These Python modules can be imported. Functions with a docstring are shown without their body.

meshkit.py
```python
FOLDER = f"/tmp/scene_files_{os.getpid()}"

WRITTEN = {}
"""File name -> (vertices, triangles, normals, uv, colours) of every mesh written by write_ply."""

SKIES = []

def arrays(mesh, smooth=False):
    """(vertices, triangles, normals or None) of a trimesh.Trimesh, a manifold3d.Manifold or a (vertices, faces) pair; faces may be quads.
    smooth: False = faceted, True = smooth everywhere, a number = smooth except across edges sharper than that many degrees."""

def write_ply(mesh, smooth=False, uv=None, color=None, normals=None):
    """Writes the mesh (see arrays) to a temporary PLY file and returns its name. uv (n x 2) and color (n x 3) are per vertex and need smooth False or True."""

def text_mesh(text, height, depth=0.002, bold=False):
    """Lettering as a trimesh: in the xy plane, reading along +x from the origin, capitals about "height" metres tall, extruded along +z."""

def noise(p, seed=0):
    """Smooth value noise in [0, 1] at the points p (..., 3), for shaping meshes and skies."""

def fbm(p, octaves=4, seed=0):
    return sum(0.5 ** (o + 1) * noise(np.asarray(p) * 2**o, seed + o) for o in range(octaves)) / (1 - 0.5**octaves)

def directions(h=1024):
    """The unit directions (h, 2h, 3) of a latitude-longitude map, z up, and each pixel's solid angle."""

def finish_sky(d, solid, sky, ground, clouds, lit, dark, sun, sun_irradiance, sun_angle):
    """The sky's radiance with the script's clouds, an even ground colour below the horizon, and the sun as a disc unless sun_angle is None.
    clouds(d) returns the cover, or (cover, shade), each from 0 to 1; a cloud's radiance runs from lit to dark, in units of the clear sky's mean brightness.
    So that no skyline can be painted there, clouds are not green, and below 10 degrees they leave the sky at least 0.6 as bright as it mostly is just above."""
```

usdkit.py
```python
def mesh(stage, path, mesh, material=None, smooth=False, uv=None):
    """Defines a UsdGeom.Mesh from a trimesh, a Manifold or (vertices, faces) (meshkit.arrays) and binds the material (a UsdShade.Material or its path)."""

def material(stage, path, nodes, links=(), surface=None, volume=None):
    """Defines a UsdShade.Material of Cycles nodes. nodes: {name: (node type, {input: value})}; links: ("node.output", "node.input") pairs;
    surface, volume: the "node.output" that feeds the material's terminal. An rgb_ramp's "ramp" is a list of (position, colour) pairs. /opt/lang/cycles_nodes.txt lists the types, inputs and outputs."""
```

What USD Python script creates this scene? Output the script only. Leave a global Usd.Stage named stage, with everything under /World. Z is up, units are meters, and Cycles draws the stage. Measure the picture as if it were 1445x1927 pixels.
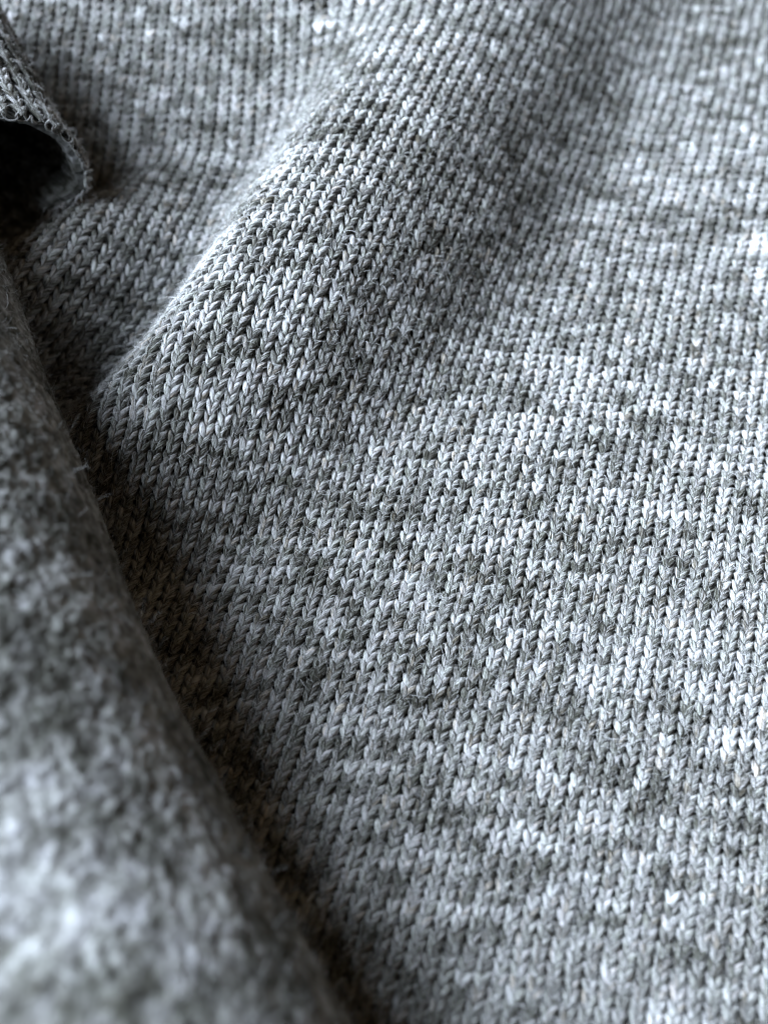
import math, numpy as np, meshkit, usdkit
from pxr import Usd, UsdGeom, UsdLux, UsdShade, Sdf, Gf, Vt
from scipy import sparse, ndimage
from scipy.sparse.linalg import splu
from scipy.spatial import cKDTree
from scipy.interpolate import LinearNDInterpolator, NearestNDInterpolator, CubicSpline

stage = Usd.Stage.CreateInMemory()
UsdGeom.SetStageUpAxis(stage, 'Z'); UsdGeom.SetStageMetersPerUnit(stage, 1.0)
UsdGeom.Xform.Define(stage, '/World'); UsdGeom.Scope.Define(stage, '/World/Looks')
T = Sdf.ValueTypeNames
rng = np.random.default_rng(7)
MM = 0.001                                   # everything below is laid out in millimetres

# ------------------------------------------------------------------ camera
ELEV, DIST, TX = math.radians(60.5), 147.0, 0.364
SE, CE = math.sin(ELEV), math.cos(ELEV)
EYE = np.array([0, -DIST * CE, DIST * SE])
RIGHT, UP, FWD = np.array([1., 0, 0]), np.array([0, SE, CE]), np.array([0, CE, -SE])
FOCUS, FSTOP = 142.0, 8.5
cam = UsdGeom.Camera.Define(stage, '/World/camera')
m = Gf.Matrix4d(1)
for r, v in enumerate((RIGHT, UP, -FWD, EYE * MM)):
    m.SetRow(r, Gf.Vec4d(*map(float, v), 1.0 if r == 3 else 0.0))
cam.AddTransformOp().Set(m)
FL = 26.0
cam.CreateFocalLengthAttr(FL); cam.CreateHorizontalApertureAttr(2 * TX * FL); cam.CreateVerticalApertureAttr(2 * TX * FL * 1024 / 767)
cam.CreateClippingRangeAttr(Gf.Vec2f(0.005, 20.0))
cam.CreateFStopAttr(FSTOP); cam.CreateFocusDistanceAttr(FOCUS * MM)
cam.CreateExposureAttr(0.0)

# ------------------------------------------------------------------ light: one tall window to the left, a dim warm room
KEY_DIR = np.array([-0.80, 0.10, 0.57]); KEY_DIR /= np.linalg.norm(KEY_DIR)
KEY_POWER = 43.0
win = UsdLux.RectLight.Define(stage, '/World/window_light')
win.CreateWidthAttr(0.76); win.CreateHeightAttr(0.76); win.CreateIntensityAttr(KEY_POWER); win.CreateColorAttr(Gf.Vec3f(0.77, 0.875, 1.0))
zx = KEY_DIR; xx = np.cross([0, 0, 1], zx); xx /= np.linalg.norm(xx); yx = np.cross(zx, xx)
m = Gf.Matrix4d(1)
for r, v in enumerate((xx, yx, zx, KEY_DIR * 0.9)):
    m.SetRow(r, Gf.Vec4d(*map(float, v), 1.0 if r == 3 else 0.0))
win.AddTransformOp().Set(m)
dome = UsdLux.DomeLight.Define(stage, '/World/room_light'); dome.CreateIntensityAttr(1.0)
rm = usdkit.material(stage, '/World/Looks/room_dim', {'b': ('background_shader', {'color': (1.0, 0.84, 0.64), 'strength': 0.007})}, surface='b.background')
UsdShade.MaterialBindingAPI.Apply(dome.GetPrim()).Bind(rm)

wd = np.array([0.80, 0.30, 0.52]); wd /= np.linalg.norm(wd)
wall = UsdLux.RectLight.Define(stage, '/World/warm_wall_light')
wall.CreateWidthAttr(1.0); wall.CreateHeightAttr(1.0); wall.CreateIntensityAttr(0.42); wall.CreateColorAttr(Gf.Vec3f(1.0, 0.74, 0.44))
xx = np.cross([0, 0, 1], wd); xx /= np.linalg.norm(xx); yx = np.cross(wd, xx)
m = Gf.Matrix4d(1)
for r, v in enumerate((xx, yx, wd, wd * 1.0)):
    m.SetRow(r, Gf.Vec4d(*map(float, v), 1.0 if r == 3 else 0.0))
wall.AddTransformOp().Set(m)

# ------------------------------------------------------------------ picture helpers (used only to measure where things stand)
def ray(px, py):
    px, py = np.asarray(px, float), np.asarray(py, float)
    a, b = (px - 722.5) / 722.5 * TX, (963.5 - py) / 722.5 * TX
    return FWD + a[..., None] * RIGHT + b[..., None] * UP
def on_plane(px, py, z):
    d = ray(px, py); t = (np.asarray(z, float) - EYE[2]) / d[..., 2]
    return EYE + t[..., None] * d
def project(p):
    q = p - EYE; d = q @ FWD
    return 722.5 + (q @ RIGHT) / d / TX * 722.5, 963.5 - (q @ UP) / d / TX * 722.5, d

# ------------------------------------------------------------------ mesh writers
def set_meta(prim, **kw):
    for k, v in kw.items():
        if v: prim.SetCustomDataByKey(k, v)
def write_mesh(path, v, f, n=None, mat=None, prims=None):
    g = UsdGeom.Mesh.Define(stage, path)
    g.CreatePointsAttr(Vt.Vec3fArray.FromNumpy((v * MM).astype(np.float32)))
    k = f.shape[1]
    g.CreateFaceVertexCountsAttr(Vt.IntArray.FromNumpy(np.full(len(f), k, np.int32)))
    g.CreateFaceVertexIndicesAttr(Vt.IntArray.FromNumpy(f.astype(np.int32).ravel()))
    g.CreateSubdivisionSchemeAttr('none')
    if n is not None:
        g.CreateNormalsAttr(Vt.Vec3fArray.FromNumpy(n.astype(np.float32))); g.SetNormalsInterpolation('vertex')
    api = UsdGeom.PrimvarsAPI(g)
    for name, a in (prims or {}).items():
        if a.ndim == 1: api.CreatePrimvar(name, T.FloatArray, 'vertex').Set(Vt.FloatArray.FromNumpy(a.astype(np.float32)))
        else: api.CreatePrimvar(name, T.Float3Array, 'vertex').Set(Vt.Vec3fArray.FromNumpy(a.astype(np.float32)))
    if mat is not None: UsdShade.MaterialBindingAPI.Apply(g.GetPrim()).Bind(mat)
    return g
def write_curves(path, pts, counts, width, tone, mat):
    c = UsdGeom.BasisCurves.Define(stage, path)
    c.CreateTypeAttr('linear')
    c.CreatePointsAttr(Vt.Vec3fArray.FromNumpy((pts.reshape(-1, 3) * MM).astype(np.float32)))
    c.CreateCurveVertexCountsAttr(Vt.IntArray.FromNumpy(counts.astype(np.int32)))
    c.CreateWidthsAttr(Vt.FloatArray.FromNumpy((width * MM).astype(np.float32))); c.SetWidthsInterpolation('vertex')
    UsdGeom.PrimvarsAPI(c).CreatePrimvar('tone', T.FloatArray, 'vertex').Set(Vt.FloatArray.FromNumpy(tone.astype(np.float32)))
    UsdShade.MaterialBindingAPI.Apply(c.GetPrim()).Bind(mat)
    return c
def grid_faces(a, b, wrap=False):
    i, j = np.meshgrid(np.arange(a - 1), np.arange(b if wrap else b - 1), indexing='ij')
    j2 = (j + 1) % b
    return np.stack([i * b + j, (i + 1) * b + j, (i + 1) * b + j2, i * b + j2], -1).reshape(-1, 4)
def unit(a): return a / np.maximum(np.linalg.norm(a, axis=-1, keepdims=True), 1e-9)

# ------------------------------------------------------------------ materials: marled wool
RAMP = [(0.0, (0.014, 0.0135, 0.0105)), (0.28, (0.050, 0.049, 0.041)), (0.50, (0.160, 0.161, 0.154)), (0.72, (0.345, 0.35, 0.355)), (1.0, (0.54, 0.55, 0.57))]
yarn_mat = usdkit.material(stage, '/World/Looks/marled_wool_yarn', {
    'tone': ('attribute', {'attribute': 'tone'}), 'yarn': ('attribute', {'attribute': 'yarn'}),
    'n1': ('noise_texture', {'scale': 1.0, 'detail': 3.0, 'roughness': 0.65}),
    'n2': ('noise_texture', {'scale': 0.23, 'detail': 1.0}),
    's1': ('math', {'math_type': 'multiply_add', 'value2': 2.0, 'value3': -1.0}),
    'a1': ('math', {'math_type': 'add'}),
    'ramp': ('rgb_ramp', {'ramp': RAMP}),
    'hue': ('rgb_ramp', {'ramp': [(0.3, (0.98, 1.0, 0.94)), (0.5, (1, 1, 1)), (0.62, (1.0, 0.97, 0.99)), (0.72, (1.08, 0.98, 0.86))]}),
    'mul': ('mix', {'mix_type': 'multiply', 'fac': 1.0}),
    'bump': ('bump', {'strength': 0.55, 'distance': 0.00012}),
    'p': ('principled_bsdf', {'roughness': 0.95, 'specular_ior_level': 0.03, 'diffuse_roughness': 0.6, 'sheen_weight': 0.08, 'sheen_roughness': 0.5})},
    [('yarn.vector', 'n1.vector'), ('yarn.vector', 'n2.vector'), ('n1.fac', 's1.value1'), ('s1.value', 'a1.value1'), ('tone.fac', 'a1.value2'),
     ('a1.value', 'ramp.fac'), ('n2.fac', 'hue.fac'), ('ramp.color', 'mul.color1'), ('hue.color', 'mul.color2'), ('mul.color', 'p.base_color'),
     ('n1.fac', 'bump.height'), ('bump.normal', 'p.normal')], surface='p.BSDF')
fibre_mat = usdkit.material(stage, '/World/Looks/wool_fibre', {
    'tone': ('attribute', {'attribute': 'tone'}), 'ramp': ('rgb_ramp', {'ramp': RAMP}),
    'p': ('principled_bsdf', {'roughness': 0.8, 'specular_ior_level': 0.1})},
    [('tone.fac', 'ramp.fac'), ('ramp.color', 'p.base_color')], surface='p.BSDF')
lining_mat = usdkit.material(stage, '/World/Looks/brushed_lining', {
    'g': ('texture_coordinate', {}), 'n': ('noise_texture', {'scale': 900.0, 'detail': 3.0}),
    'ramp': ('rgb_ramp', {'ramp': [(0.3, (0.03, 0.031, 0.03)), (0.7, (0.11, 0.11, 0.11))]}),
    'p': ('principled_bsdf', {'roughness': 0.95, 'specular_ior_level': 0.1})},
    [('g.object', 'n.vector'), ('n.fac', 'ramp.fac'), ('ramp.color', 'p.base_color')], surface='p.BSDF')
fleece_mat = usdkit.material(stage, '/World/Looks/brushed_fleece', {
    'tone': ('attribute', {'attribute': 'tone'}), 'g': ('texture_coordinate', {}),
    'n': ('noise_texture', {'scale': 1100.0, 'detail': 2.0}),
    's1': ('math', {'math_type': 'multiply_add', 'value2': 0.5, 'value3': -0.25}), 'a1': ('math', {'math_type': 'add'}),
    'ramp': ('rgb_ramp', {'ramp': RAMP}),
    'h': ('noise_texture', {'scale': 330.0, 'detail': 1.0}),
    'hue': ('rgb_ramp', {'ramp': [(0.35, (0.985, 1.0, 0.985)), (0.5, (1, 1, 1)), (0.62, (0.985, 0.985, 1.02))]}),
    'mul': ('mix', {'mix_type': 'multiply', 'fac': 1.0}),
    'p': ('principled_bsdf', {'roughness': 0.95, 'specular_ior_level': 0.03, 'diffuse_roughness': 0.6, 'sheen_weight': 0.06, 'sheen_roughness': 0.5})},
    [('g.object', 'n.vector'), ('g.object', 'h.vector'), ('n.fac', 's1.value1'), ('s1.value', 'a1.value1'), ('tone.fac', 'a1.value2'), ('a1.value', 'ramp.fac'),
     ('h.fac', 'hue.fac'), ('ramp.color', 'mul.color1'), ('hue.color', 'mul.color2'), ('mul.color', 'p.base_color')], surface='p.BSDF')
table_mat = usdkit.material(stage, '/World/Looks/dark_wood', {
    'g': ('texture_coordinate', {}), 'mp': ('mapping', {'scale': (6.0, 60.0, 6.0)}), 'n': ('noise_texture', {'scale': 1.0, 'detail': 4.0}),
    'ramp': ('rgb_ramp', {'ramp': [(0.3, (0.03, 0.018, 0.011)), (0.7, (0.08, 0.05, 0.03))]}), 'p': ('principled_bsdf', {'roughness': 0.5})},
    [('g.object', 'mp.vector'), ('mp.vector', 'n.vector'), ('n.fac', 'ramp.fac'), ('ramp.color', 'p.base_color')], surface='p.BSDF')

# ------------------------------------------------------------------ the cloth's folds: a height over the table
X0, X1, Y0, Y1, STEP = -100., 100., -80., 128., 1.25
gx, gy = np.arange(X0, X1 + .01, STEP), np.arange(Y0, Y1 + .01, STEP)
GX, GY = np.meshgrid(gx, gy, indexing='ij')
def ridge(ctrl):
    """ctrl rows: px, py, height, right width, left width. Returns the height over the grid."""
    c = np.array(ctrl, float); p = on_plane(c[:, 0], c[:, 1], c[:, 2])
    t = np.r_[0, np.cumsum(np.linalg.norm(np.diff(p[:, :2], axis=0), axis=1))]
    tt = np.linspace(0, t[-1], 400)
    cs = CubicSpline(t, np.c_[p[:, :2], c[:, 2:]])(tt)
    tan = unit(np.gradient(cs[:, :2], axis=0))
    P = np.c_[GX.ravel(), GY.ravel()]
    _, k = cKDTree(cs[:, :2]).query(P)
    d = P - cs[k, :2]
    al = (d * tan[k]).sum(1); n = d[:, 0] * tan[k][:, 1] - d[:, 1] * tan[k][:, 0]
    over = np.where((k == 0) | (k == 399), np.abs(al), 0)
    w = np.where(n > 0, cs[k, 3], cs[k, 4])
    q = np.clip(np.hypot(n / w, over / 12.0), 0, 1)
    q = np.where(n > 0, q ** 1.25, q ** 1.12)
    return (cs[k, 2] * .5 * (1 + np.cos(np.pi * q))).reshape(GX.shape)
MAIN = [(-20, 960, 3, 16, 7), (75, 850, 6, 20, 8.5), (210, 735, 10.5, 25, 10.5), (345, 595, 15, 29, 12.5), (530, 370, 18.5, 35, 18), (705, 165, 18.5, 36, 25), (840, -10, 17, 36, 32), (945, -160, 14, 36, 34), (1050, -310, 11, 36, 34)]
SMALL = [(-120, 590, 8, 15, 9), (30, 478, 9.5, 16, 10), (130, 412, 9.5, 16, 10), (230, 375, 7.5, 17, 12), (350, 350, 4, 17, 14), (470, 330, 0.5, 17, 14)]
H = ridge(MAIN)
# behind and left of the ridge the cloth climbs away from the valley
cr = on_plane([90, 375, 725, 850, 1050], [890, 640, 210, 30, -290], [6, 14, 17, 15, 10])
lx = np.interp(GY, cr[:, 1], cr[:, 0]) - GX
pm = np.clip((lx + 2) / 24., 0, 1); pm = pm * pm * (3 - 2 * pm)
climb = pm * 0.40 * 6 * np.log1p(np.exp((np.minimum(GY, 125) - 64) / 6.0))
H = 4.0 * np.logaddexp(H / 4.0, climb / 4.0) - 4.0 * np.log(2.0) * np.exp(-np.maximum(H, climb) / 4.0) + ridge(SMALL)
H += 1.3 * np.sin(GX / 21.0 + GY / 33.0 + 0.6) * np.sin(GY / 26.0 - GX / 60.0 + 1.0) + 0.8 * (meshkit.fbm(np.stack([GX / 16, GY / 16, GX * 0], -1), 2, 3) - .5)
H += 0.9 * (meshkit.fbm(np.stack([(GX + GY) / 15, (GX - GY) / 7, GX * 0 + 3], -1), 2, 5) - .5)
H = ndimage.gaussian_filter(H, 1.1)

# ------------------------------------------------------------------ lay the flat knitting over the folds without stretching it (as-rigid-as-possible unrolling)
def unroll(V, F, iters=14):
    n = len(V)
    e = V[F[:, [1, 2, 0]]] - V[F]
    L = np.linalg.norm(e, axis=2)                                   # edge k: corner k -> k+1
    a = unit(V[F[:, 1]] - V[F[:, 0]]); nn = unit(np.cross(a, V[F[:, 2]] - V[F[:, 0]])); b = np.cross(nn, a)
    loc = np.stack([np.zeros((len(F), 2)), np.c_[L[:, 0], 0 * L[:, 0]], np.c_[((V[F[:, 2]] - V[F[:, 0]]) * a).sum(1), ((V[F[:, 2]] - V[F[:, 0]]) * b).sum(1)]], 1)
    w = []
    for k in range(3):
        o = loc[:, (k + 2) % 3]; p, q = loc[:, k] - o, loc[:, (k + 1) % 3] - o
        w.append(np.clip((p * q).sum(1) / np.maximum(np.abs(p[:, 0] * q[:, 1] - p[:, 1] * q[:, 0]), 1e-6), 0.05, 5))
    w = np.stack(w, 1)
    I, J, Wt = F.ravel(), F[:, [1, 2, 0]].ravel(), w.ravel()
    A = sparse.coo_matrix((np.r_[Wt, Wt], (np.r_[I, J], np.r_[J, I])), (n, n)).tocsr()
    Lp = sparse.diags(np.asarray(A.sum(1)).ravel()) - A + sparse.diags(np.r_[1.0, np.zeros(n - 1)])
    lu = splu(Lp.tocsc())
    U = V[:, :2].copy(); u0 = U[0].copy()
    le = loc[:, [1, 2, 0]] - loc
    for _ in range(iters):
        ue = U[F[:, [1, 2, 0]]] - U[F]
        S = np.einsum('fk,fki,fkj->fij', w, ue, le)
        ang = np.arctan2(S[:, 1, 0] - S[:, 0, 1], S[:, 0, 0] + S[:, 1, 1])
        R = np.stack([np.stack([np.cos(ang), -np.sin(ang)], -1), np.stack([np.sin(ang), np.cos(ang)], -1)], -2)
        re = np.einsum('fij,fkj->fki', R, le) * w[..., None]
        rhs = np.zeros((n, 2))
        for d in range(2):
            rhs[:, d] = np.bincount(J, re[..., d].ravel(), n) - np.bincount(I, re[..., d].ravel(), n)
        rhs[0] += u0
        U = lu.solve(rhs)
    return U
V = np.stack([GX, GY, H], -1).reshape(-1, 3)
Q = grid_faces(len(gx), len(gy)); F = np.r_[Q[:, [0, 1, 2]], Q[:, [0, 2, 3]]]
UVm = unroll(V, F)
# turn it so that the columns of stitches lean as they do on the flat right-hand side
LEAN, SKEW = math.radians(3.0), math.tan(math.radians(14.0))        # the columns lean, the rows stay level: the knitting is pulled askew
ref = (np.abs(GX - 30) < 12) & (np.abs(GY + 12) < 12)
k = np.where(ref.ravel())[0]
A = np.linalg.lstsq(np.c_[V[k, :2], np.ones(len(k))], UVm[k], rcond=None)[0][:2].T
ang0 = math.atan2(A[1, 0] - A[0, 1], A[0, 0] + A[1, 1])
th = LEAN - ang0
UVm = (UVm - UVm[k].mean(0)) @ np.array([[math.cos(th), -math.sin(th)], [math.sin(th), math.cos(th)]]).T
UVm[:, 0] -= SKEW * UVm[:, 1]
WALE, COURSE = 2.0, 1.45
# knitting shears easily: left of the ridge its columns swing upright towards the back and lean over towards the front
yy = np.linspace(Y0, Y1, 300); slope = np.interp(yy, [0, 22, 50, 60, 130], [0, -.34, .12, .18, .18])
Fy = np.r_[0, np.cumsum((slope[1:] + slope[:-1]) / 2 * np.diff(yy))]; Fy -= np.interp(42, yy, Fy)
msk = np.clip((lx + 8) / 50., 0, 1); msk = msk * msk * (3 - 2 * msk)
UVm[:, 0] += (msk * np.interp(GY, yy, Fy)).ravel()
us = np.arange(UVm[:, 0].min(), UVm[:, 0].max(), 0.6); vs = np.arange(UVm[:, 1].min(), UVm[:, 1].max(), 0.6)
UU, VV = np.meshgrid(us, vs, indexing='ij')
pos = LinearNDInterpolator(UVm, V)(np.c_[UU.ravel(), VV.ravel()]).reshape(*UU.shape, 3)
inside = np.isfinite(pos[..., 0])
near = ndimage.distance_transform_edt(~inside, return_distances=False, return_indices=True)
pos = pos[near[0], near[1]]
pos = ndimage.gaussian_filter(pos, (1.0, 1.0, 0))
nrm = unit(np.cross(np.gradient(pos, axis=0), np.gradient(pos, axis=1)))
tree_uv = None
def sample(field, u, v, order=1):
    c = np.stack([(u - us[0]) / .6, (v - vs[0]) / .6])
    return np.stack([ndimage.map_coordinates(field[..., d], c, order=order, mode='nearest') for d in range(field.shape[-1])], -1)
def is_in(u, v): return ndimage.map_coordinates(inside.astype(float), np.stack([(u - us[0]) / .6, (v - vs[0]) / .6]), order=1, mode='constant') > .99
def cloth(u, v): return sample(pos, u, v), unit(sample(nrm, u, v))
zint = lambda x, y: ndimage.map_coordinates(H, np.stack([(x - X0) / STEP, (y - Y0) / STEP]), order=1, mode='nearest')

# ------------------------------------------------------------------ one stitch of stocking-stitch knitting; columns: x / WALE, y / COURSE, height / WALE, yarn thickness
KEYS = np.array([(-.50, .02, -.28, .13), (-.31, -.28, -.26, .14), (-.10, -.30, -.13, .155), (-.03, -.12, .05, .175), (-.105, .18, .14, .215), (-.235, .58, .125, .225), (-.36, .96, .01, .175), (-.40, 1.20, -.16, .145), (-.20, 1.36, -.26, .14), (0, 1.40, -.28, .14)])
full = np.r_[KEYS, (KEYS[:-1] * [-1, 1, 1, 1])[::-1]]
_t = np.linspace(0, 1, len(full))
STITCH = CubicSpline(_t, full)
def stitch_params(nseg):
    return (np.arange(nseg) + .0) / nseg
SIDES = 8
def patch_tone(u, v):
    a = meshkit.fbm(np.stack([u / 4.4, v / 1.6, 0 * u], -1), 3, 11)
    b = meshkit.fbm(np.stack([u / 18., v / 5., 0 * u + 5], -1), 3, 12)
    return (a - .5) * 0.50 + (b - .5) * 0.24
def knit_course(j, i0, i1, seg_of, surface, seed=0, tone_shift=0.0, size=1.0):
    """The yarn of one course from stitch i0 to i1: rings of vertices, normals and attributes; ring_of gives the stitch of every ring."""
    ii, tt = [], []
    for i in range(i0, i1 + 1):
        p = stitch_params(seg_of(i)); ii.append(np.full(len(p), i)); tt.append(p)
    ii, tt = np.concatenate(ii), np.concatenate(tt)
    s = STITCH(tt)
    h1 = lambda c, q: meshkit.noise(np.stack([ii * 1.0 + tt * 0 + .37, j * 1.0 + .61 + 0 * tt, c + 0 * tt], -1) * [1.73, 1.91, 1], q + seed) - .5
    jx, jy, jz, jr = h1(1.5, 1), h1(2.5, 2), h1(3.5, 3), h1(4.5, 4)
    ea = np.minimum(1, np.minimum(tt, 1 - tt) * 6)                  # jitter fades at the seams between stitches, so that the yarn stays whole
    left = np.where(tt < .5, 1.0, -1.0); asym = h1(5.5, 5)
    x = (ii + .5 + s[:, 0] * (1 + .22 * jr * ea) +   .20 * jx * ea + .16 * h1(6.5, 6) * (s[:, 1] - .5) * ea) * WALE
    y = (j + s[:, 1] * (1 + ea * (.16 * jy + .10 * asym * left)) + .28 * jy * ea) * COURSE
    wob = meshkit.noise(np.stack([(ii + tt) * 2.3, j * 7.7 + 0 * tt, 0 * tt], -1), 8 + seed) - .5
    wx, wy = x / 6.5, y / 5.0; x = x + .75 * (meshkit.noise(np.stack([wx, wy, 0 * x + 2.5], -1), 51) - .5); y = y + .6 * (meshkit.noise(np.stack([wx, wy, 0 * x + 7.5], -1), 52) - .5)
    z = (s[:, 2] + .12 * jz * ea + .05 * wob) * WALE
    r = s[:, 3] * WALE * (1 + .75 * jr * ea + .32 * wob) * size
    c, n = surface(x, y)
    ctr = c + n * z[:, None]
    tan = unit(np.gradient(ctr, axis=0))
    bi = unit(np.cross(tan, n)); nn = np.cross(bi, tan)
    arc = np.r_[0, np.cumsum(np.linalg.norm(np.diff(ctr, axis=0), axis=1))]
    ph = np.arange(SIDES) / SIDES * 2 * np.pi
    d = bi[:, None] * np.cos(ph)[None, :, None] + nn[:, None] * np.sin(ph)[None, :, None] * 0.78
    v = ctr[:, None] + d * r[:, None, None]
    tw = ph[None] + arc[:, None] * 1.1
    yv = np.stack([arc[:, None] * .42 + 0 * tw + j * 17.3 + seed * 91, np.cos(tw) * 2.3, np.sin(tw) * 2.3], -1)
    al = meshkit.fbm(np.stack([(ii + tt) / 1.1, 0 * tt + j * 3.37, 0 * tt + seed], -1), 2, 21) - .5
    pr = meshkit.noise(np.stack([ii * 3.1 + .4, 0 * tt + j * 5.3, 0 * tt + seed], -1), 22) - .5
    tone = .545 + tone_shift + patch_tone(x, y + seed * 50) + .38 * al + .30 * pr
    return dict(v=v, n=d, yarn=yv, tone=np.repeat(tone[:, None], SIDES, 1), ring=ii, ctr=ctr, nn=n, t=tt, r=r, tan=tan)
def emit(path, c, sel, mat):
    a, b = sel
    v = c['v'][a:b]; k = len(v)
    return write_mesh(path, v.reshape(-1, 3), grid_faces(k, SIDES, True), c['n'][a:b].reshape(-1, 3), mat, {'tone': c['tone'][a:b].ravel(), 'yarn': c['yarn'][a:b].reshape(-1, 3)})
def name(base, k): return base if k == 0 else f'{base}_{k:03d}'

# left foreground fold's outline (picture), needed to know which stitches it hides
SIL = np.array([(-260, -60), (-120, 230), (0, 478), (66, 690), (152, 925), (282, 1250), (432, 1520), (600, 1830), (690, 2000), (800, 2200), (900, 2400)], float)
def hidden_by_fold(px, py): return px < np.interp(py, SIL[:, 1], SIL[:, 0]) + 10

# ------------------------------------------------------------------ knitted cloth
cloth_x = UsdGeom.Xform.Define(stage, '/World/knitted_cloth').GetPrim()
set_meta(cloth_x, label='grey marled stocking-stitch knitted cloth rising in one long diagonal ridge', category='knitted cloth')
umin, umax, vmin, vmax = us[0], us[-1], vs[0], vs[-1]
courses, fuzz = [], []
cand = []
for j in range(math.floor(vmin / COURSE), math.ceil(vmax / COURSE) + 1):
    i = np.arange(math.floor(umin / WALE) + 1, math.ceil(umax / WALE))
    ok = is_in((i + .5) * WALE, np.full(len(i), (j + .8) * COURSE))
    if ok.sum() < 4: continue
    i = i[ok]; i0, i1 = i.min(), i.max()
    ia = np.arange(i0, i1 + 1)
    p, _ = cloth((ia + .5) * WALE, np.full(len(ia), (j + .8) * COURSE))
    px, py, dd = project(p)
    vis = (px > -160) & (px < 1600) & (py > -140) & (py < 2090)
    hid = hidden_by_fold(px + 60, py)
    seg = np.where(vis & ~hid, 19, 10)
    c = knit_course(j, i0, i1, lambda i: int(seg[i - i0]), cloth)
    c['j'] = j; courses.append(c)
    good = (px > 0) & (px < 1445) & (py > 0) & (py < 1927) & ~hidden_by_fold(px - 30, py)
    for q in np.where(good)[0]: cand.append((dd[q], len(courses) - 1, ia[q]))
cand.sort(); best = {}
for d_, ci, i in cand[:300]: best.setdefault(ci, set()).add(int(i))
for ci, c in enumerate(courses):
    path = f"/World/knitted_cloth/{name('yarn_course', ci)}"
    own = best.get(ci, set())
    if not own:
        emit(path, c, (0, len(c['ring'])), yarn_mat); continue
    # the nearest stitches are pieces of their own; the yarn to either side of them is the rest of the course
    UsdGeom.Xform.Define(stage, path)
    ring = c['ring']; start = {i: np.searchsorted(ring, i) for i in range(ring[0], ring[-1] + 2)}
    lo, run, k = ring[0], 0, 0
    def rest(a, b, n=[0]):
        if b > a: emit(f"{path}/{name('yarn', n[0])}", c, (start[a], min(start[b] + 1, len(ring))), yarn_mat); n[0] += 1
    nrest = [0]
    for i in sorted(own):
        rest(lo, i, nrest)
        emit(f"{path}/{name('stitch', k)}", c, (start[i], min(start[i + 1] + 1, len(ring))), yarn_mat); k += 1
        lo = i + 1
    rest(lo, ring[-1] + 1, nrest)
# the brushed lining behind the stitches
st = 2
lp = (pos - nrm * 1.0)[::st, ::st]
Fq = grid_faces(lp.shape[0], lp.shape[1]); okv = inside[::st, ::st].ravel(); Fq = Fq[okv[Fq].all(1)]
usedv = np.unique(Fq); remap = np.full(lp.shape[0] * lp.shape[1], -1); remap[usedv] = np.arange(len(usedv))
write_mesh('/World/knitted_cloth/brushed_lining', lp.reshape(-1, 3)[usedv], remap[Fq], nrm[::st, ::st].reshape(-1, 3)[usedv], lining_mat)

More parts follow.
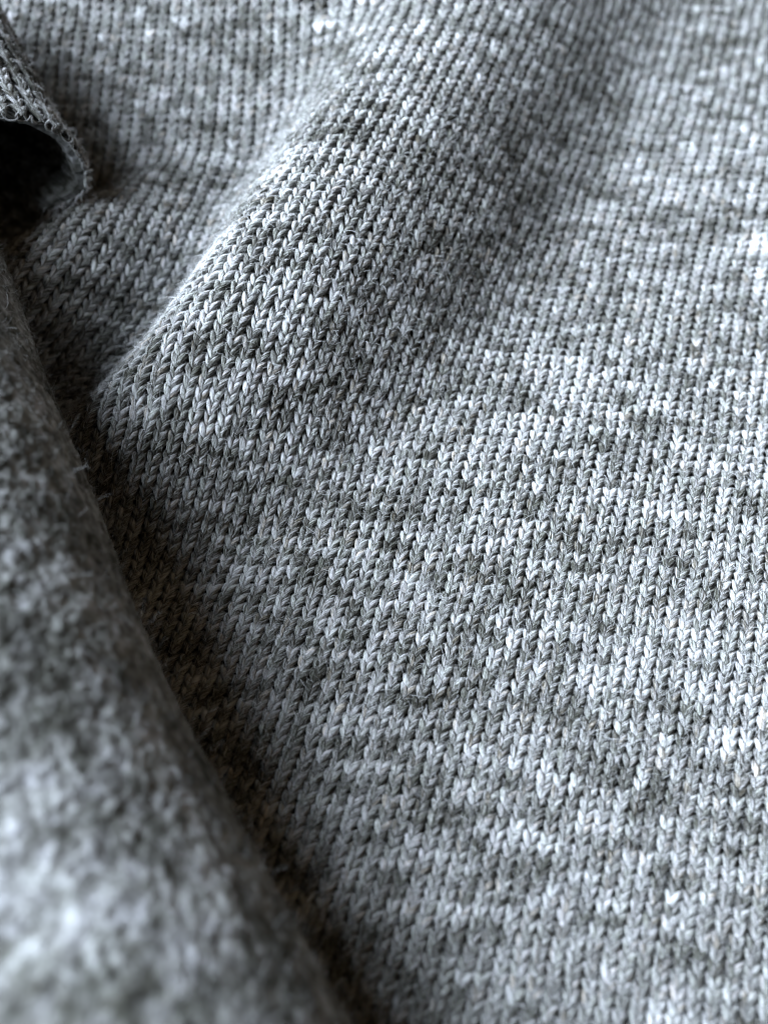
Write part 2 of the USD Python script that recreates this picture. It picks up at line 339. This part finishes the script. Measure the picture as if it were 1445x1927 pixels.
def make_fuzz(path, cs, count, seed, length=(0.5, 1.7), lift=0.55, width=0.036, inview=True):
    r = np.random.default_rng(seed)
    P = np.concatenate([c['ctr'] for c in cs]); N = np.concatenate([c['nn'] for c in cs]); TT = np.concatenate([c['t'] for c in cs]); R = np.concatenate([c['r'] for c in cs])
    TA = np.concatenate([c['tan'] for c in cs]); TO = np.concatenate([c['tone'][:, 0] for c in cs])
    front = (np.abs(TT - .5) > .12) & (np.abs(TT - .5) < .38)
    if inview:
        px, py, dd = project(P)
        front &= (px > -60) & (px < 1500) & (py > -60) & (py < 1990) & ~hidden_by_fold(px, py)
        wgt = 1.0 / dd ** 2
    else: wgt = np.ones(len(P))
    k = np.where(front)[0]; w = wgt[k] / wgt[k].sum()
    k = r.choice(k, count, p=w)
    n, t = N[k], TA[k]; b = np.cross(n, t)
    phi = r.uniform(-1.2, 1.2, count)
    side = n * np.cos(phi)[:, None] + b * np.sin(phi)[:, None]
    start = P[k] + side * (R[k] * r.uniform(.8, 1.0, count))[:, None]
    L = r.uniform(*length, count) * r.uniform(.4, 1, count)
    sgn = np.where(r.random(count) < .5, -1, 1)[:, None]
    d0 = unit(t * sgn * r.uniform(.2, 1.2, (count, 1)) + side * r.uniform(0.05, lift, (count, 1)) + r.normal(0, .35, (count, 3)))
    bend = r.normal(0, 1, (count, 3)); bend -= n * ((bend * n).sum(1)[:, None]); bend = bend * .9 - n * r.uniform(0, .7, (count, 1))
    s = np.linspace(0, 1, 5)[None, :, None]
    pts = start[:, None] + d0[:, None] * s * L[:, None, None] + bend[:, None] * (s ** 2) * (L * .45)[:, None, None]
    wd = (width * r.uniform(.6, 1.25, count))[:, None] * np.array([1, 1, .95, .8, .4])[None]
    tone = np.repeat(np.clip(TO[k] + r.normal(.04, .36, count), 0.05, 1)[:, None], 5, 1)
    g = write_curves(path, pts, np.full(count, 5), wd.ravel(), tone.ravel(), fibre_mat)
    set_meta(g.GetPrim(), kind='stuff')
make_fuzz('/World/knitted_cloth/surface_fibres', courses, 115000, 5, length=(.4, 1.4), lift=.38, width=.042)
make_fuzz('/World/knitted_cloth/stray_fibres', courses, 75000, 15, length=(.7, 2.2), lift=.9, width=.031)

make_fuzz('/World/knitted_cloth/long_stray_fibres', courses, 1300, 6, length=(2.2, 5.0), lift=.5, width=.036)

# ------------------------------------------------------------------ rolled cloth edge at the upper left: knitted outside, brushed inside, a chain of edge loops round its mouth
RIM_N = 34                                                # stitches round the mouth
MOUTH = np.array([(-40, 214), (30, 219), (85, 235), (128, 268), (153, 312), (148, 358), (118, 408), (72, 447), (20, 487), (-60, 520), (-150, 480), (-190, 380), (-170, 290), (-110, 232)], float)
MDEPTH = np.array([148, 150, 152.5, 155.5, 159, 162, 165, 167, 168, 166, 158, 150, 146, 146], float)
rimp = EYE + ray(MOUTH[:, 0], MOUTH[:, 1]) * MDEPTH[:, None]
low = zint(rimp[:, 0], rimp[:, 1]) + 2.2
rimp[:, 2] = np.maximum(rimp[:, 2], low)
tt = np.r_[0, np.cumsum(np.linalg.norm(np.diff(np.r_[rimp, rimp[:1]], axis=0), axis=1))]
rim_curve = CubicSpline(tt / tt[-1], np.r_[rimp, rimp[:1]], bc_type='periodic')
AXIS = unit(np.array([-0.46, 0.86, 0.16])); RL = tt[-1]
rc0 = rimp.mean(0)
def roll_point(a, s):
    """a: 0..1 round the mouth, s: mm back from the mouth."""
    p = rim_curve(a % 1.0)
    flare = 1 + 0.05 * np.exp(-s / 3.0) - .0012 * s
    q = rc0 + (p - rc0) * flare[..., None] + AXIS * s[..., None]
    sag = np.maximum(zint(q[..., 0], q[..., 1]) + 1.6 - q[..., 2], 0)
    q[..., 2] += sag
    return q
RW = RL / RIM_N
def roll_surface(x, y):
    a, s = x / (RIM_N * WALE), y * RW / WALE
    s = np.maximum(s, -2.0)
    p = roll_point(a, s); e = 1e-3
    da = roll_point(a + e, s) - roll_point(a - e, s); ds = roll_point(a, s + .2) - roll_point(a, s - .2)
    n = unit(np.cross(da, ds)); c = p - rc0 - AXIS * s[..., None]
    n *= np.sign((n * c).sum(-1, keepdims=True))
    return p, n
roll_x = UsdGeom.Xform.Define(stage, '/World/rolled_cloth_edge').GetPrim()
set_meta(roll_x, label='curled knitted cloth edge at upper left, its dark hollow ringed with small loops', category='cloth edge')
rcs = []
for j in range(0, 26):
    c = knit_course(j, 0, RIM_N, lambda i: 14, roll_surface, seed=3, tone_shift=-.02)
    rcs.append(c)
    emit(f"/World/rolled_cloth_edge/{name('yarn_course', j)}", c, (0, len(c['ring']) - 13), yarn_mat)
make_fuzz('/World/rolled_cloth_edge/stray_fibres', rcs, 6000, 8)
aa = np.linspace(0, 1, 160, endpoint=False); ss = np.linspace(-.6, 25.5 * COURSE * RW / WALE, 60)
Aa, Ss = np.meshgrid(aa, ss, indexing='ij')
pin, nin = roll_surface(Aa * RIM_N * WALE, Ss * WALE / RW)
nap = (meshkit.fbm(pin * 1.3, 3, 31) - .5) * .9
thick = np.clip((Ss + .6) / .9, 0, 1) ** .5 * 1.45 + .25
pin = pin - nin * (thick + nap)[..., None]
end = np.clip((Ss - .62 * ss[-1]) / (.36 * ss[-1]), 0, 1)[..., None] ** 2; mid = pin.mean(0, keepdims=True); pin = pin + (mid - pin) * end
Fi = grid_faces(160, 60); Fi = np.r_[Fi, np.stack([159 * 60 + np.arange(59), np.arange(59), np.arange(59) + 1, 159 * 60 + np.arange(59) + 1], -1)]
tn = (.42 + 1.1 * (meshkit.fbm(pin * .9, 3, 33) - .5)).ravel()
write_mesh('/World/rolled_cloth_edge/brushed_lining', pin.reshape(-1, 3), Fi, None, fleece_mat, {'tone': tn})
def tube(path, c, n, rad, mat, tone, closed=True, seed=0):
    """c: centre line points (closed), n: a normal at each."""
    tan = unit(np.roll(c, -1, 0) - np.roll(c, 1, 0)) if closed else unit(np.gradient(c, axis=0))
    bi = unit(np.cross(tan, n)); nn = np.cross(bi, tan); ph = np.arange(6) / 6 * 2 * np.pi
    d = bi[:, None] * np.cos(ph)[None, :, None] + nn[:, None] * np.sin(ph)[None, :, None]
    v = c[:, None] + d * np.broadcast_to(np.asarray(rad, float), len(c))[:, None, None]
    f = grid_faces(len(c), 6, True)
    if closed:
        a = (len(c) - 1) * 6 + np.arange(6); b = (len(c) - 1) * 6 + (np.arange(6) + 1) % 6
        f = np.r_[f, np.stack([a, np.arange(6), (np.arange(6) + 1) % 6, b], -1)]
    arc = np.arange(len(c)) * .15
    yv = np.stack([np.repeat(arc[:, None], 6, 1) + seed * 7.7, np.cos(ph)[None] * 1.9 + 0 * arc[:, None], np.sin(ph)[None] * 1.9 + 0 * arc[:, None]], -1)
    return write_mesh(path, v.reshape(-1, 3), f, d.reshape(-1, 3), mat, {'tone': np.full(len(c) * 6, tone), 'yarn': yv.reshape(-1, 3)})
r2 = np.random.default_rng(4)
NLOOP = 50
for q in range(NLOOP):
    a0 = (q + .5 + r2.normal(0, .16)) / NLOOP; half = .52 / NLOOP * r2.uniform(.85, 1.25); dep = r2.uniform(.65, 1.0)
    g0 = r2.uniform(.25, .75); ph = np.linspace(np.pi * (1 - 2 + g0 * .5), np.pi * (1 - g0 * .5), 22) + np.pi
    w1, w2 = r2.uniform(0, 6, 2); sk = r2.normal(0, .25)
    a = a0 + half * (np.sin(ph) + sk * np.cos(ph)) * (1 + .15 * np.sin(2 * ph + w1)); tdir = -np.cos(ph) * dep
    p, n = roll_surface((a % 1.0) * RIM_N * WALE, np.full(22, -.35) * WALE / RW)
    c = p + n * (tdir * .85 - .10)[:, None] * -1 - AXIS * (.28 + .30 * np.cos(ph + w2) * r2.uniform(.3, 1))[:, None]
    rr = .145 * r2.uniform(.65, 1.3) * (1 + .25 * np.sin(ph * 1.5 + w1))
    tube(f"/World/rolled_cloth_edge/{name('edge_loop', q)}", c, np.broadcast_to(AXIS, c.shape), rr, yarn_mat, r2.uniform(.55, .88), closed=False, seed=q)
make_fuzz('/World/rolled_cloth_edge/mouth_fibres', rcs[:2], 1000, 18, length=(.8, 2.4), lift=1.2, width=.034, inview=False)

# ------------------------------------------------------------------ brushed fold in the left foreground
sil3 = on_plane(SIL[:, 0], SIL[:, 1], np.interp(SIL[:, 1], [-60, 480, 1250, 2400], [17, 19, 19, 18]))
tangent = unit(np.gradient(SIL, axis=0)); perp = np.c_[-tangent[:, 1], tangent[:, 0]]           # picture, pointing left
perp3 = -(tangent[:, 1][:, None] * RIGHT + tangent[:, 0][:, None] * UP)
RAD = np.interp(SIL[:, 1], [-60, 480, 1250, 2400], [17, 20, 24, 26])
ctrp = sil3 + perp3 * RAD[:, None]
tl = np.r_[0, np.cumsum(np.linalg.norm(np.diff(ctrp, axis=0), axis=1))]
spine = CubicSpline(tl, np.c_[ctrp, RAD])
NS, NA = 760, 420
s_, a_ = np.linspace(0, tl[-1], NS), np.linspace(0, 2 * np.pi, NA, endpoint=False)
sp = spine(s_); ctr = ndimage.gaussian_filter1d(sp[:, :3], 12, axis=0, mode='nearest'); rad = sp[:, 3]
tan = unit(np.gradient(ctr, axis=0)); e2 = unit(np.cross(tan, np.cross([0, 0, 1.], tan))); e1 = np.cross(e2, tan)
S_, A_ = np.meshgrid(s_, a_, indexing='ij')
d = e1[:, None] * np.cos(a_)[None, :, None] + e2[:, None] * np.sin(a_)[None, :, None]
base = ctr[:, None] + d * rad[:, None, None] * (1 + .05 * np.sin(S_ / 17 + 1) * np.cos(A_ - 1.0))[..., None]
floor_z = zint(base[..., 0], base[..., 1]) + 2.0
flat = np.clip(floor_z - base[..., 2], 0, None); base[..., 2] += flat
nap = meshkit.fbm(base * 1.1, 4, 41) - .5
blob = meshkit.fbm(base * .42 + 9, 2, 43) - .5
fl = base + d * (.75 * nap + .6 * blob)[..., None]
fl[..., 2] = np.maximum(fl[..., 2], zint(fl[..., 0], fl[..., 1]) + 1.2)
tone = .49 + .70 * (meshkit.fbm(base * .72, 3, 47) - .5) + .42 * (meshkit.fbm(base * .12, 2, 48) - .5)
fold_x = UsdGeom.Xform.Define(stage, '/World/brushed_fleece_fold').GetPrim()
set_meta(fold_x, label='thick rounded fold of brushed grey fleece cloth in the blurred left foreground', category='fleece fold')
write_mesh('/World/brushed_fleece_fold/nap_surface', fl.reshape(-1, 3), grid_faces(NS, NA, True), None, fleece_mat, {'tone': tone.ravel()})
r3 = np.random.default_rng(9)
cnt = 26000
qi, qa = r3.integers(2, NS - 2, cnt * 3), r3.integers(0, NA, cnt * 3)
keep = (flat[qi, qa] < .5); qi, qa = qi[keep][:cnt], qa[keep][:cnt]; cnt = len(qi)
P0, dn = fl[qi, qa], d[qi, qa]
d0 = unit(dn * r3.uniform(.05, .6, (cnt, 1)) + r3.normal(0, .6, (cnt, 3)))
sl = np.linspace(0, 1, 5)[None, :, None]; L = r3.uniform(.6, 2.2, cnt)[:, None, None]
bend = r3.normal(0, .8, (cnt, 3)) - dn * .5
pts = P0[:, None] + d0[:, None] * sl * L + bend[:, None] * sl ** 2 * L * .6
g = write_curves('/World/brushed_fleece_fold/nap_fibres', pts, np.full(cnt, 5), np.tile([.032, .032, .032, .028, .018], cnt), np.repeat(np.clip(tone[qi, qa] + r3.normal(0, .2, cnt), .05, 1), 5), fibre_mat)
set_meta(g.GetPrim(), kind='stuff')

# ------------------------------------------------------------------ table under the cloth
import trimesh
tb = trimesh.creation.box([600, 600, 20]); tb.apply_translation([0, 0, H.min() - 2.6 - 10])
g = write_mesh('/World/table_top', np.array(tb.vertices), np.array(tb.faces), None, table_mat)
set_meta(g.GetPrim(), kind='structure', label='dark wooden table top under the cloth')
